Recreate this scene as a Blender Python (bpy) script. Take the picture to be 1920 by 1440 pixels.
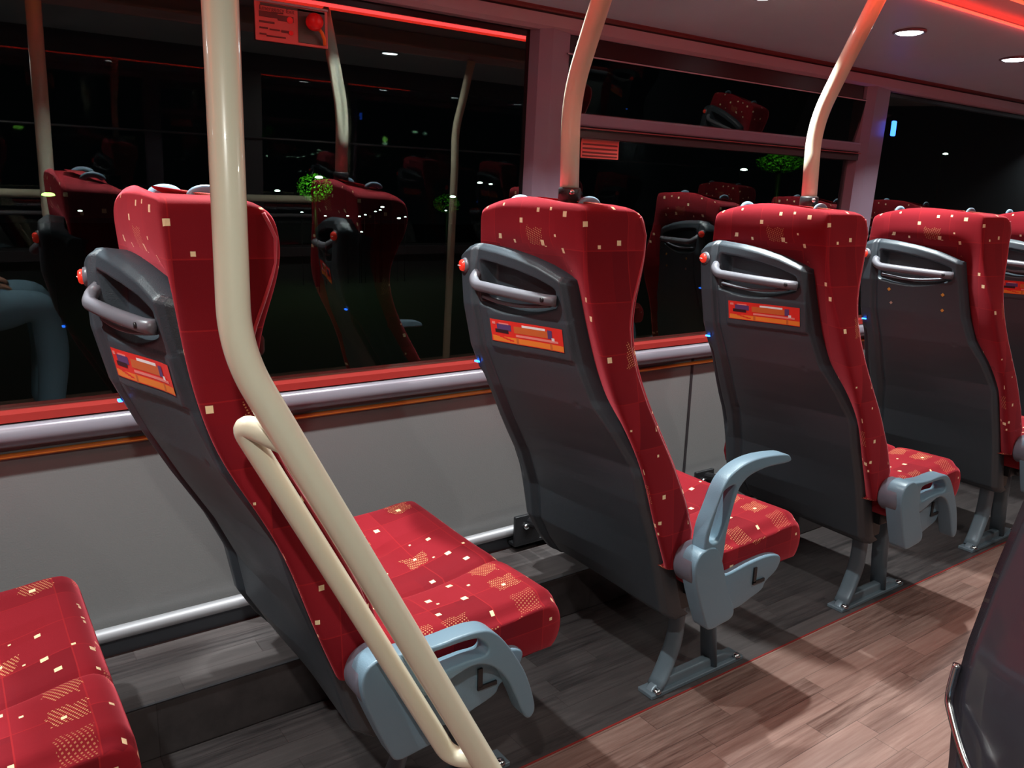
import bpy, bmesh, math, random
from mathutils import Vector, Matrix, noise
random.seed(7)
SC = bpy.context.scene
COL = SC.collection
for o in list(bpy.data.objects): bpy.data.objects.remove(o, do_unlink=True)
PI = math.pi

# ---------------------------------------------------------------- camera, world, exposure, area lights
YAW, PITCH, ROLL, FPX = 0.61893483, -0.22883592, 0.02798105, 1509.04
fw = Vector((math.sin(YAW)*math.cos(PITCH), math.cos(YAW)*math.cos(PITCH), math.sin(PITCH)))
rt0 = Vector((math.cos(YAW), -math.sin(YAW), 0)); up0 = rt0.cross(fw)
rt = math.cos(ROLL)*rt0 + math.sin(ROLL)*up0; up = -math.sin(ROLL)*rt0 + math.cos(ROLL)*up0
cd = bpy.data.cameras.new('camera'); cam = bpy.data.objects.new('camera', cd); COL.objects.link(cam)
cd.sensor_width = 36.0; cd.lens = FPX/1920*36.0; cd.clip_start = 0.02; cd.clip_end = 200
m = Matrix((rt, up, -fw)).transposed().to_4x4(); m.translation = Vector((0, 0, 1.25)); cam.matrix_world = m
SC.camera = cam
SC.view_settings.view_transform = 'Standard'; SC.view_settings.look = 'None'
SC.view_settings.exposure = 0.0; SC.view_settings.gamma = 1.0; SC.view_settings.use_curve_mapping = False
W = bpy.data.worlds.new('night'); SC.world = W; W.use_nodes = True
W.node_tree.nodes['Background'].inputs[0].default_value = (0.010, 0.012, 0.016, 1)
W.node_tree.nodes['Background'].inputs[1].default_value = 0.12

LAMP_Y = 1.51; LAMP_Z = 1.778
LAMP_X = [1.86-0.71*4+0.71*k for k in range(11)]
AISLE = [(-.08, .13, 13.0), (1.93, .13, 9.0), (3.94, .13, 7.0)]
AISLE_Z = 1.7965
def area(name, loc, sx, sy, power, col, rot=(0, 0, 0), shape='RECTANGLE', spread=PI):
    l = bpy.data.lights.new(name, 'AREA'); l.shape = shape; l.size = sx; l.size_y = sy
    l.energy = power; l.color = col; l.spread = spread
    o = bpy.data.objects.new(name, l); o.location = loc; o.rotation_euler = rot; COL.objects.link(o); return o
for k, x in enumerate(LAMP_X):
    area('downlight_light', (x, LAMP_Y, LAMP_Z-0.012), 0.045, 0.045, 9.0, (0.88, 0.99, 0.98), shape='DISK', spread=1.85)
for x, y, e in AISLE: area('downlight_light', (x, y, AISLE_Z-0.012), 0.06, 0.06, e, (0.97, 0.97, 0.90), shape='DISK', spread=2.9)
# red mood strips along both coves (they shine into the central ceiling recess and down its sides)
area('cove_light', (.5, 1.165, 1.83), 5.7, 0.02, 5.5, (1.0, 0.05, 0.04), rot=(math.radians(35), 0, 0))
area('cove_light', (.9, 1.285, 1.793), 6.4, 0.012, 3.6, (1.0, 0.05, 0.05), rot=(math.radians(60), 0, 0))

# ---------------------------------------------------------------- materials
def mat(name, col=(.5, .5, .5), rough=.5, metal=0.0, spec=.5, emit=None, es=0.0, coat=0.0, bump=None, sheen=0.0):
    m = bpy.data.materials.new(name); m.use_nodes = True
    b = m.node_tree.nodes['Principled BSDF']
    b.inputs['Base Color'].default_value = (*col, 1); b.inputs['Roughness'].default_value = rough
    b.inputs['Metallic'].default_value = metal; b.inputs['Specular IOR Level'].default_value = spec
    b.inputs['Coat Weight'].default_value = coat; b.inputs['Sheen Weight'].default_value = sheen
    if emit: b.inputs['Emission Color'].default_value = (*emit, 1); b.inputs['Emission Strength'].default_value = es
    nt = m.node_tree; N = nt.nodes; L = nt.links
    if bump:
        tc = N.new('ShaderNodeTexCoord'); nz = N.new('ShaderNodeTexNoise'); bp = N.new('ShaderNodeBump')
        nz.inputs['Scale'].default_value = bump[0]; nz.inputs['Detail'].default_value = 3
        bp.inputs['Strength'].default_value = bump[1]; bp.inputs['Distance'].default_value = 0.002
        L.new(tc.outputs['Object'], nz.inputs['Vector']); L.new(nz.outputs[0], bp.inputs['Height']); L.new(bp.outputs[0], b.inputs['Normal'])
        rr = N.new('ShaderNodeMapRange'); rr.inputs['To Min'].default_value = max(0, rough-.08); rr.inputs['To Max'].default_value = min(1, rough+.08)
        n2 = N.new('ShaderNodeTexNoise'); n2.inputs['Scale'].default_value = 9; L.new(tc.outputs['Object'], n2.inputs['Vector'])
        L.new(n2.outputs[0], rr.inputs[0]); L.new(rr.outputs[0], b.inputs['Roughness'])
    return m

class NB:                                    # tiny node helper
    def __init__(s, m): s.nt = m.node_tree; s.N = s.nt.nodes; s.L = s.nt.links
    def put(s, sock, v):
        if isinstance(v, bpy.types.NodeSocket): s.L.new(v, sock)
        elif isinstance(v, tuple) and len(v) == 3 and sock.type == 'RGBA': sock.default_value = (*v, 1)
        else: sock.default_value = v
    def math(s, op, a, b=0.0, c=None):
        n = s.N.new('ShaderNodeMath'); n.operation = op; s.put(n.inputs[0], a); s.put(n.inputs[1], b)
        if c is not None: s.put(n.inputs[2], c)
        return n.outputs[0]
    def vmath(s, op, a, b=(0, 0, 0)):
        n = s.N.new('ShaderNodeVectorMath'); n.operation = op; s.put(n.inputs[0], a); s.put(n.inputs[1], b); return n.outputs[0]
    def wn(s, v):
        n = s.N.new('ShaderNodeTexWhiteNoise'); n.noise_dimensions = '3D'; s.put(n.inputs['Vector'], v); return n.outputs['Value'], n.outputs['Color']
    def sep(s, v):
        n = s.N.new('ShaderNodeSeparateXYZ'); s.put(n.inputs[0], v); return n.outputs
    def mix(s, f, a, b, bt='MIX'):
        n = s.N.new('ShaderNodeMix'); n.data_type = 'RGBA'; n.blend_type = bt
        s.put(n.inputs[0], f); s.put(n.inputs[6], a); s.put(n.inputs[7], b); return n.outputs[2]
    def cell(s, uv, size, off):
        sc = s.vmath('ADD', s.vmath('MULTIPLY', uv, (1/size, 1/size, 1/size)), off)
        fl = s.vmath('FLOOR', sc); fr = s.vmath('SUBTRACT', sc, fl); return fl, fr
    def square(s, uv, size, half, prob, off):
        fl, fr = s.cell(uv, size, off)
        v, c = s.wn(fl); r = s.sep(c); f = s.sep(fr)
        out = None
        for i in (0, 1):
            pos = s.math('MULTIPLY_ADD', r[i], 0.7, 0.15)
            d = s.math('ABSOLUTE', s.math('SUBTRACT', f[i], pos))
            t = s.math('LESS_THAN', d, s.math('MULTIPLY', s.math('MULTIPLY_ADD', r[2], .5, .6), half/size))
            out = t if out is None else s.math('MULTIPLY', out, t)
        return s.math('MULTIPLY', out, s.math('LESS_THAN', v, prob))

def fabric_mat():
    m = mat('red_patterned_moquette', (.4, .01, .02), .85, sheen=.6); b = m.node_tree.nodes['Principled BSDF']
    n = NB(m); uvn = n.N.new('ShaderNodeUVMap'); uvn.uv_map = 'UVMap'; uv = uvn.outputs[0]
    fl, fr = n.cell(uv, .105, (.3, .1, 0)); v1, c1 = n.wn(fl)
    fl2, fr2 = n.cell(uv, .062, (.7, .45, 3)); v2, c2 = n.wn(fl2)
    base = n.mix(v1, (.125, .003, .008), (.270, .010, .018))
    base = n.mix(n.math('MULTIPLY', v2, .5), base, (.20, .005, .010))
    # bright thin lines of the weave blocks
    f = n.sep(fr)
    ln = n.math('MAXIMUM', n.math('LESS_THAN', f[0], .022), n.math('LESS_THAN', f[1], .022))
    base = n.mix(n.math('MULTIPLY', ln, .32), base, (.48, .02, .02))
    # dotted / hatched patches
    flh, frh = n.cell(uv, .078, (.15, .6, 7)); vh, ch = n.wn(flh); h = n.sep(frh); rh = n.sep(ch)
    nz = n.N.new('ShaderNodeTexNoise'); nz.inputs['Scale'].default_value = 45; n.L.new(uv, nz.inputs['Vector'])
    ed = n.math('MULTIPLY', n.math('SUBTRACT', nz.outputs[0], .5), .45)
    box = n.math('MULTIPLY', n.math('LESS_THAN', n.math('ADD', n.math('ABSOLUTE', n.math('SUBTRACT', h[0], .5)), ed), .34),
                 n.math('LESS_THAN', n.math('ADD', n.math('ABSOLUTE', n.math('SUBTRACT', h[1], .5)), ed), .30))
    u = n.sep(uv)
    s1 = n.math('SINE', n.math('MULTIPLY', n.math('ADD', u[0], n.math('MULTIPLY', u[1], .45)), 2*PI/.0066))
    s2 = n.math('SINE', n.math('MULTIPLY', n.math('SUBTRACT', u[1], n.math('MULTIPLY', u[0], .3)), 2*PI/.0050))
    dots = n.math('MULTIPLY', n.math('GREATER_THAN', s1, .1), n.math('GREATER_THAN', n.math('ADD', s2, n.math('MULTIPLY', rh[0], 1.2)), .25))
    hm = n.math('MULTIPLY', n.math('MULTIPLY', box, dots), n.math('LESS_THAN', vh, .25))
    base = n.mix(n.math('MULTIPLY', hm, n.math('MULTIPLY_ADD', rh[1], .5, .25)), base, (.90, .50, .22))
    a = n.square(uv, .078, .0062, .66, (.2, .8, 11))
    a2 = n.square(uv, .095, .0034, .55, (.55, .35, 19))
    base = n.mix(n.math('MAXIMUM', a, a2), base, (.90, .70, .42))
    n.L.new(base, b.inputs['Base Color'])
    b.inputs['Sheen Tint'].default_value = (1, .14, .18, 1); b.inputs['Sheen Roughness'].default_value = .45
    b.inputs['Specular IOR Level'].default_value = .15
    nb = n.N.new('ShaderNodeTexNoise'); nb.inputs['Scale'].default_value = 900
    bp = n.N.new('ShaderNodeBump'); bp.inputs['Strength'].default_value = .25; bp.inputs['Distance'].default_value = .001
    n.L.new(uv, nb.inputs['Vector']); n.L.new(nb.outputs[0], bp.inputs['Height']); n.L.new(bp.outputs[0], b.inputs['Normal'])
    return m

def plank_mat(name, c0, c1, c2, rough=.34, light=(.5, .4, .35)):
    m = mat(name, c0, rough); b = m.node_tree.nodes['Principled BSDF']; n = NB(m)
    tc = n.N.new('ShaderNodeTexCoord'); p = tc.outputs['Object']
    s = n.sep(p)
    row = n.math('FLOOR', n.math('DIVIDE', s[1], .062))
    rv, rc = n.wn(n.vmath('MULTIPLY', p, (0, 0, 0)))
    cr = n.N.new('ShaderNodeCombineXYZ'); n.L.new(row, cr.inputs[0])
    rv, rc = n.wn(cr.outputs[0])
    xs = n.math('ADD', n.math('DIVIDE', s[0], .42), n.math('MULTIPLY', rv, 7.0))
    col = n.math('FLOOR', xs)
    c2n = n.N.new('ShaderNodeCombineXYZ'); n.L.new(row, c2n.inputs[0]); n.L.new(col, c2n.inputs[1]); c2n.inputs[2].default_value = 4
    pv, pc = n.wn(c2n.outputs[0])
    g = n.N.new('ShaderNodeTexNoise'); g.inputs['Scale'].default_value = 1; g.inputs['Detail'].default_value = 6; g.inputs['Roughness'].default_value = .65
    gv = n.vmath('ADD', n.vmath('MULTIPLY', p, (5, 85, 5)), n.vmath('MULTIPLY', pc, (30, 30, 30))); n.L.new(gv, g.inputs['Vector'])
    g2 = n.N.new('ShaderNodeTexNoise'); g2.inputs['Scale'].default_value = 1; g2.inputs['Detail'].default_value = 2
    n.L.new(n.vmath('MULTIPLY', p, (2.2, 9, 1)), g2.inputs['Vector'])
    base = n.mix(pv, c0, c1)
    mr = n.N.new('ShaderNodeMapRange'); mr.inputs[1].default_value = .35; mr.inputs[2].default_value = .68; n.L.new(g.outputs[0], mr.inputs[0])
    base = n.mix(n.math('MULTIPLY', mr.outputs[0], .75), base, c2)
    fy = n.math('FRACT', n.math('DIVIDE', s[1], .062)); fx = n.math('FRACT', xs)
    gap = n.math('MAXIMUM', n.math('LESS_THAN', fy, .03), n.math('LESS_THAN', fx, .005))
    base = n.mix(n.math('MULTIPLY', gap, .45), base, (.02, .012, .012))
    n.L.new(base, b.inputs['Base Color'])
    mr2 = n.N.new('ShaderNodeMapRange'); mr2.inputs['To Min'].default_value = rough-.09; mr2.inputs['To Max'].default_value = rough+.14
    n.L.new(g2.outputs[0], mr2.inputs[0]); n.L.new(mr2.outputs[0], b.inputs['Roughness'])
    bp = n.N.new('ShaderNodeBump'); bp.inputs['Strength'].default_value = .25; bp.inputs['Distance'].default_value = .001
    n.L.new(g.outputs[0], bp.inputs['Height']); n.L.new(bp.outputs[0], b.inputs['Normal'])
    return m

def glass_mat(name, ior, tint):
    m = bpy.data.materials.new(name); m.use_nodes = True; nt = m.node_tree; nt.nodes.clear()
    out = nt.nodes.new('ShaderNodeOutputMaterial'); mx = nt.nodes.new('ShaderNodeMixShader')
    fr = nt.nodes.new('ShaderNodeFresnel'); fr.inputs[0].default_value = ior
    tr = nt.nodes.new('ShaderNodeBsdfTransparent'); tr.inputs[0].default_value = (*tint, 1)
    gl = nt.nodes.new('ShaderNodeBsdfGlossy'); gl.inputs['Roughness'].default_value = .012; gl.inputs[0].default_value = (.95, 1, .96, 1)
    ge = nt.nodes.new('ShaderNodeNewGeometry'); fm = nt.nodes.new('ShaderNodeMath'); fm.operation = 'MULTIPLY_ADD'   # inner faces of the pane only transmit
    inv = nt.nodes.new('ShaderNodeMath'); inv.operation = 'SUBTRACT'; inv.inputs[0].default_value = 1.0; nt.links.new(ge.outputs['Backfacing'], inv.inputs[1])
    fm.inputs[2].default_value = 0; nt.links.new(fr.outputs[0], fm.inputs[0]); nt.links.new(inv.outputs[0], fm.inputs[1])
    nt.links.new(fm.outputs[0], mx.inputs[0]); nt.links.new(tr.outputs[0], mx.inputs[1]); nt.links.new(gl.outputs[0], mx.inputs[2])
    nt.links.new(mx.outputs[0], out.inputs[0]); return m

FAB = fabric_mat()
SHELL = mat('charcoal_moulded_plastic', (.038, .048, .058), .42, bump=(420, .25))
SHELLD = mat('black_plastic', (.012, .012, .014), .45, bump=(300, .2))
GREYBLUE = mat('grey_blue_plastic', (.150, .235, .300), .36, bump=(420, .18))
HANDLE = mat('mid_grey_plastic', (.125, .122, .14), .36)
METAL = mat('painted_grey_metal', (.17, .22, .26), .33, .2)
STEEL = mat('bright_steel', (.72, .74, .76), .2, 1.0)
CREAM = mat('cream_enamel', (.80, .75, .58), .30, coat=.5)
PIPE = mat('brushed_aluminium', (.34, .33, .35), .45, .35)
WALL = mat('grey_wall_panel', (.150, .146, .145), .34, bump=(260, .2))
SKIRT = mat('dark_grey_skirting', (.035, .035, .04), .4)
RAIL = mat('satin_grey_rail', (.22, .20, .235), .30, .2)
REDLINE_REFL = mat('red_line_and_led_reflection', (.30, .024, .02), .4)  # red floor line; on the sill it paints the ceiling LED's reflection
ORANGE = mat('orange_piping', (.50, .15, .02), .45)
TRIM = mat('grey_trim', (.30, .225, .25), .42)
TRIMD = mat('dark_seal', (.02, .016, .018), .5)
PILLAR = mat('mauve_grey_pillar', (.165, .125, .165), .42)
CEIL = mat('grey_ceiling_panel', (.44, .56, .62), .40, bump=(200, .15))
CEILC = mat('central_ceiling', (.45, .42, .42), .5)
VALANCE = mat('gloss_cove_lip', (.55, .40, .40), .3)
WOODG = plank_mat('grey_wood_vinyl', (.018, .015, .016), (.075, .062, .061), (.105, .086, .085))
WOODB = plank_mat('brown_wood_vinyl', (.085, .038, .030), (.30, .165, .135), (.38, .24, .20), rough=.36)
GLASS = glass_mat('window_glass', 2.05, (.55, .62, .58)); GLASS2 = glass_mat('hopper_glass', 2.6, (.5, .55, .52))
FRIT = mat('black_glass_border', (.006, .005, .006), .32, spec=.12)
REDBTN = mat('red_button', (.75, .03, .02), .25, emit=(1, .05, .02), es=.35)
REDBALL = mat('red_plastic_ball', (.85, .01, .01), .3)
BLUEIND = mat('blue_indicator_light', (.02, .1, .9), .3, emit=(.03, .14, 1), es=5)
BLUELED = mat('blue_light', (.02, .1, .9), .3, emit=(.02, .16, 1), es=9)
LEDRED = mat('red_led_strip', (1, .05, .03), .3, emit=(1.0, .035, .02), es=5)
LEDYEL = mat('hot_led_line', (1, .5, .1), .3, emit=(1.0, .45, .06), es=3.5)
REDDARK = mat('dark_red_edge', (.16, .03, .03), .4)
OPPD = mat('dark_mauve_trim', (.05, .042, .05), .5)
BASEB = mat('blue_grey_skirting', (.060, .064, .078), .4)
LAMPM = mat('downlight_lens', (1, 1, 1), .3, emit=(.85, .95, 1), es=26)
WHITE = mat('white_ink', (.85, .8, .78), .5); STRED = mat('sticker_red', (.78, .03, .02), .35); STOR = mat('sticker_orange', (.85, .23, .03), .35)
STORD = mat('sticker_dark_orange', (.62, .13, .03), .35); STBLK = mat('sticker_black', (.03, .01, .015), .4); STBLUE = mat('sticker_indigo', (.10, .05, .16), .4)
STPINK = mat('sticker_pink', (.85, .25, .22), .4); GLUE = mat('ochre_glue_mark', (.60, .26, .04), .6); GLUE2 = mat('pale_glue_mark', (.45, .26, .20), .6)
LBLPINK = mat('salmon_label', (.68, .12, .10), .4); LBLDARK = mat('label_print_dark', (.12, .02, .015), .45); LBLOLIVE = mat('label_print_olive', (.06, .06, .045), .45)
ORCORD = mat('orange_cord', (.85, .20, .01), .5)
DENIM = mat('blue_denim', (.24, .42, .56), .85, bump=(60, .9)); JACKET = mat('dark_jacket', (.02, .022, .028), .8); SKIN = mat('skin', (.55, .32, .24), .5); HAIR = mat('dark_hair', (.02, .014, .01), .6)

# ---------------------------------------------------------------- object helpers
def link(name, verts, faces, material, parent=None, smooth=True, uv=False, mats=None, fm=None):
    me = bpy.data.meshes.new(name); me.from_pydata([tuple(v) for v in verts], [], faces); me.update()
    bm = bmesh.new(); bm.from_mesh(me); bmesh.ops.recalc_face_normals(bm, faces=bm.faces); bm.to_mesh(me); bm.free()
    o = bpy.data.objects.new(name, me); COL.objects.link(o)
    for x in (mats or [material]): me.materials.append(x)
    if fm:
        for p, i in zip(me.polygons, fm): p.material_index = i
    if smooth:
        for p in me.polygons: p.use_smooth = True
    if uv: cube_uv(me)
    if parent: o.parent = parent
    return o
def cube_uv(me):
    l = me.uv_layers.new(name='UVMap')
    for p in me.polygons:
        n = p.normal; a = max(range(3), key=lambda i: abs(n[i])*(1.25 if i == 2 else 1))
        for li in p.loop_indices:
            c = me.vertices[me.loops[li].vertex_index].co
            l.data[li].uv = (c.y+.37, c.z) if a == 0 else ((c.x+.11, c.z) if a == 1 else (c.x, c.y+.2))
def mod(o, kind, **k):
    m = o.modifiers.new(kind.lower(), kind)
    for a, b in k.items(): setattr(m, a, b)
    return m
def bevel(o, w, seg=3, ang=.6):
    mod(o, 'BEVEL', width=w, segments=seg, limit_method='ANGLE', angle_limit=ang)
    return o
def tag(o, label, cat, group=None, kind=None):
    if label: o['label'] = label
    if cat: o['category'] = cat
    if group: o['group'] = group
    if kind: o['kind'] = kind
    return o
def struct(o): o['kind'] = 'structure'; return o
def empty(name, loc):
    o = bpy.data.objects.new(name, None); o.location = loc; o.empty_display_size = .1; COL.objects.link(o); return o
class G:                                       # geometry collector
    def __init__(s): s.v = []; s.f = []; s.m = []
    def add(s, v, f, mi=0):
        b = len(s.v); s.v += [Vector(x) for x in v]; s.f += [tuple(i+b for i in q) for q in f]; s.m += [mi]*len(f); return s
    def box(s, x0, x1, y0, y1, z0, z1, mi=0):
        v = [(x, y, z) for x in (x0, x1) for y in (y0, y1) for z in (z0, z1)]
        return s.add(v, [(0, 1, 3, 2), (4, 6, 7, 5), (0, 4, 5, 1), (2, 3, 7, 6), (0, 2, 6, 4), (1, 5, 7, 3)], mi)
    def tube(s, pts, r, n=20, mi=0, caps=True, ry=None):
        pts = [Vector(p) for p in pts]; rings = []; V = []; F = []
        t0 = (pts[1]-pts[0]).normalized(); ref = Vector((0, 0, 1)) if abs(t0.z) < .8 else Vector((1, 0, 0))
        a = t0.cross(ref).normalized()
        for i, p in enumerate(pts):
            t = ((pts[min(i+1, len(pts)-1)]-p).normalized()+(p-pts[max(i-1, 0)]).normalized()).normalized()
            a = (a-t*a.dot(t)).normalized(); b = t.cross(a)
            rr = r[i] if isinstance(r, (list, tuple)) else r
            for k in range(n):
                an = 2*PI*k/n; V.append(p+a*math.cos(an)*rr+b*math.sin(an)*(rr if ry is None else ry))
        for i in range(len(pts)-1):
            for k in range(n):
                F.append((i*n+k, i*n+(k+1) % n, (i+1)*n+(k+1) % n, (i+1)*n+k))
        if caps: F.append(tuple(range(n))[::-1]); F.append(tuple((len(pts)-1)*n+k for k in range(n)))
        return s.add(V, F, mi)
    def lathe(s, prof, o, ax, n=24, mi=0):            # prof: (r, h) along axis ax from origin o
        ax = Vector(ax).normalized(); ref = Vector((0, 0, 1)) if abs(ax.z) < .8 else Vector((1, 0, 0))
        a = ax.cross(ref).normalized(); b = ax.cross(a); o = Vector(o); V = []; F = []
        for r, h in prof:
            for k in range(n): an = 2*PI*k/n; V.append(o+ax*h+(a*math.cos(an)+b*math.sin(an))*r)
        for i in range(len(prof)-1):
            for k in range(n): F.append((i*n+k, i*n+(k+1) % n, (i+1)*n+(k+1) % n, (i+1)*n+k))
        F.append(tuple(range(n))); F.append(tuple((len(prof)-1)*n+k for k in range(n)))
        return s.add(V, F, mi)
    def prism(s, poly, y0, y1, mi=0):                # poly in XZ, extruded in Y
        n = len(poly); V = [(x, y0, z) for x, z in poly]+[(x, y1, z) for x, z in poly]
        F = [tuple(range(n)), tuple(range(2*n-1, n-1, -1))]+[(i, (i+1) % n, n+(i+1) % n, n+i) for i in range(n)]
        return s.add(V, F, mi)
    def shift(s, d): d = Vector(d); s.v = [v+d for v in s.v]; return s
    def obj(s, name, material, parent=None, smooth=True, uv=False, mats=None):
        return link(name, s.v, s.f, material, parent, smooth, uv, mats, s.m if mats else None)
def lerp(tab, z):                              # tab sorted by key ascending
    if z <= tab[0][0]: return tab[0][1]
    for (a, b), (c, d) in zip(tab, tab[1:]):
        if z <= c: return b+(d-b)*(z-a)/(c-a)
    return tab[-1][1]
def sstep(a, b, x):
    t = min(1, max(0, (x-a)/(b-a))); return t*t*(3-2*t)
def fillet(pts, r, n=8):                         # polyline with rounded corners
    P = [Vector(p) for p in pts]; out = [P[0]]
    for i in range(1, len(P)-1):
        rr = r[i-1] if isinstance(r, (list, tuple)) else r
        a = (P[i-1]-P[i]); b = (P[i+1]-P[i]); la, lb = a.length, b.length; d = min(rr, la*.48, lb*.48)
        p0 = P[i]+a/la*d; p2 = P[i]+b/lb*d
        for k in range(n+1): t = k/n; out.append(p0*(1-t)**2+P[i]*2*t*(1-t)+p2*t*t)
    out.append(P[-1]); return out
def spline(pts, n=8, closed=False):
    P = [Vector(p) for p in pts]; out = []; N = len(P)
    for i in range(N if closed else N-1):
        g = (lambda j: P[j % N]) if closed else (lambda j: P[min(max(j, 0), N-1)])
        p0, p1, p2, p3 = g(i-1), g(i), g(i+1), g(i+2)
        for k in range(n):
            t = k/n; out.append(.5*((2*p1)+(p2-p0)*t+(2*p0-5*p1+4*p2-p3)*t*t+(3*p1-p0-3*p2+p3)*t**3))
    if not closed: out.append(P[-1])
    return out
def plate(name, outline, holes, y0, y1, bev, material, parent, xf=None):
    """flat moulding: 2D outline (x,z) with holes, thickness in Y, rounded edges -> mesh"""
    cu = bpy.data.curves.new(name, 'CURVE'); cu.dimensions = '2D'; cu.fill_mode = 'BOTH'
    th = abs(y1-y0); cu.extrude = max(0, th/2-bev); cu.bevel_depth = bev; cu.bevel_resolution = 3; cu.offset = -bev
    for poly in [outline]+list(holes):
        sp = cu.splines.new('POLY'); sp.points.add(len(poly)-1)
        for p, q in zip(sp.points, poly): p.co = (q[0], q[1], 0, 1)
        sp.use_cyclic_u = True
    co = bpy.data.objects.new(name, cu); COL.objects.link(co)
    dg = bpy.context.evaluated_depsgraph_get(); me = bpy.data.meshes.new_from_object(co.evaluated_get(dg))
    bpy.data.objects.remove(co, do_unlink=True); bpy.data.curves.remove(cu)
    yc = (y0+y1)/2
    for v in me.vertices:
        x, z, d = v.co; v.co = (x, yc+d, z)
    if xf: me.transform(xf)
    me.materials.clear(); me.materials.append(material)
    for p in me.polygons: p.use_smooth = True
    o = bpy.data.objects.new(name, me); COL.objects.link(o); o.parent = parent
    mod(o, 'WELD', merge_threshold=.0002)
    e = mod(o, 'EDGE_SPLIT', split_angle=.7)
    return o

# ================================================================= THE ROOM
X0, X1 = -2.4, 6.2
OW = -0.56                                   # opposite wall
def wy(z): return 2.0-(z-1.25)*.035          # side glass leans in towards the top
# floor: grey wood vinyl under the seats, brown in the gangway
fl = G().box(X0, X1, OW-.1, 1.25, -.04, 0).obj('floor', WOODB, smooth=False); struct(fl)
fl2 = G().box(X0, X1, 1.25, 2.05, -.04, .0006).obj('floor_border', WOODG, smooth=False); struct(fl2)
struct(G().box(X0, X1, 1.247, 1.2515, -.01, .0014).obj('trim_1', REDLINE_REFL, smooth=False))
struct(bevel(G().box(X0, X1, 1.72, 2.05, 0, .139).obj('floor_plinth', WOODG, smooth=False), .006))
struct(G().box(X0, X1, 1.7175, 1.724, .1385, .1405).obj('trim_2', SKIRT, smooth=False))
# lower wall
struct(G().box(X0, X1, 2.0, 2.06, .0, .76).obj('wall_left', WALL, smooth=False))
g = G()
for x in (-1.35, .44-.99, 2.243, 4.05): g.box(x-.006, x+.006, 1.9975, 2.01, .18, .70)
struct(g.obj('trim_3', TRIMD, smooth=False))
struct(G().box(X0, X1, 1.975, 2.01, .135, .186).obj('baseboard_left', BASEB, smooth=False))
# lower pipe: heating pipe along the wall
hp = G().tube([(X0, 1.967, .200), (X1, 1.967, .200)], .017, 20).obj('heating_pipe', PIPE)
tag(hp, 'silver heating pipe running low along the grey wall panel', 'pipe')
# window sill rail with red LED reflection painted on top and orange piping beneath
rail = fillet([(0, 2.0, .690), (0, 1.972, .690), (0, 1.958, .715), (0, 1.966, .742), (0, 2.01, .747)], .012, 5)
V = []; F = []
for x in (X0, X1):
    for p in rail: V.append((x, p.y, p.z))
k = len(rail); F = [(i, i+1, k+i+1, k+i) for i in range(k-1)]
struct(link('trim_4', V, F, RAIL))
struct(G().box(X0, X1, 1.974, 2.03, .747, .765).obj('trim_5', REDLINE_REFL, smooth=False))
struct(G().tube([(X0, 1.992, .668), (X1, 1.992, .668)], .0065, 10).obj('trim_6', ORANGE))
# pillars
def pillar(name, xa, xb, xc):
    g = G(); n = 2
    g.add([(xa, wy(.74)+.01, .74), (xa+.02, wy(.74)-.03, .74), (xb, wy(.74)-.035, .74), (xc, wy(.74)-.03, .74), (xc+.005, wy(.74)+.03, .74),
           (xa, wy(1.73)+.01, 1.73), (xa+.02, wy(1.73)-.03, 1.73), (xb, wy(1.73)-.035, 1.73), (xc, wy(1.73)-.03, 1.73), (xc+.005, wy(1.73)+.03, 1.73)],
          [(0, 1, 6, 5), (1, 2, 7, 6), (2, 3, 8, 7), (3, 4, 9, 8)])
    return struct(g.obj(name, PILLAR, smooth=False))
pillar('wall_pillar', 1.435, 1.50, 1.565); pillar('wall_pillar', 3.06, 3.14, 3.245); pillar('wall_pillar', 5.2, 5.27, 5.34)
def quadwin(name, xa, xb, za, zb, material, dy=0, tilt=None):
    ya = wy(za)+dy; yb = (wy(zb)+dy) if tilt is None else ya-tilt
    g = G().add([(xa, ya, za), (xb, ya, za), (xb, yb, zb), (xa, yb, zb), (xa, ya+.006, za), (xb, ya+.006, za), (xb, yb+.006, zb), (xa, yb+.006, zb)],
                [(0, 1, 2, 3), (4, 7, 6, 5), (0, 4, 5, 1), (1, 5, 6, 2), (2, 6, 7, 3), (3, 7, 4, 0)])
    return struct(g.obj(name, material, smooth=False))
quadwin('window_1', X0, 1.46, .76, 1.72, GLASS)
quadwin('window_2', 1.54, 3.10, .76, 1.46, GLASS)
quadwin('window_3', 3.20, 5.25, .76, 1.72, GLASS); quadwin('window_4', 5.3, X1, .76, 1.72, GLASS)
# black borders of the glass
def border(name, xa, xb, za, zb, w=.022):
    g = G()
    for (a, b, c, d) in ((xa, xb, zb-w*1.6, zb), (xa, xa+w, za, zb), (xb-w, xb, za, zb)):
        g.add([(a, wy(c)-.002, c), (b, wy(c)-.002, c), (b, wy(d)-.002, d), (a, wy(d)-.002, d)], [(0, 1, 2, 3)])
    struct(g.obj(name, FRIT, smooth=False))
border('trim_7', X0, 1.452, .76, 1.73); border('trim_8', 3.22, 5.24, .76, 1.73)
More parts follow.
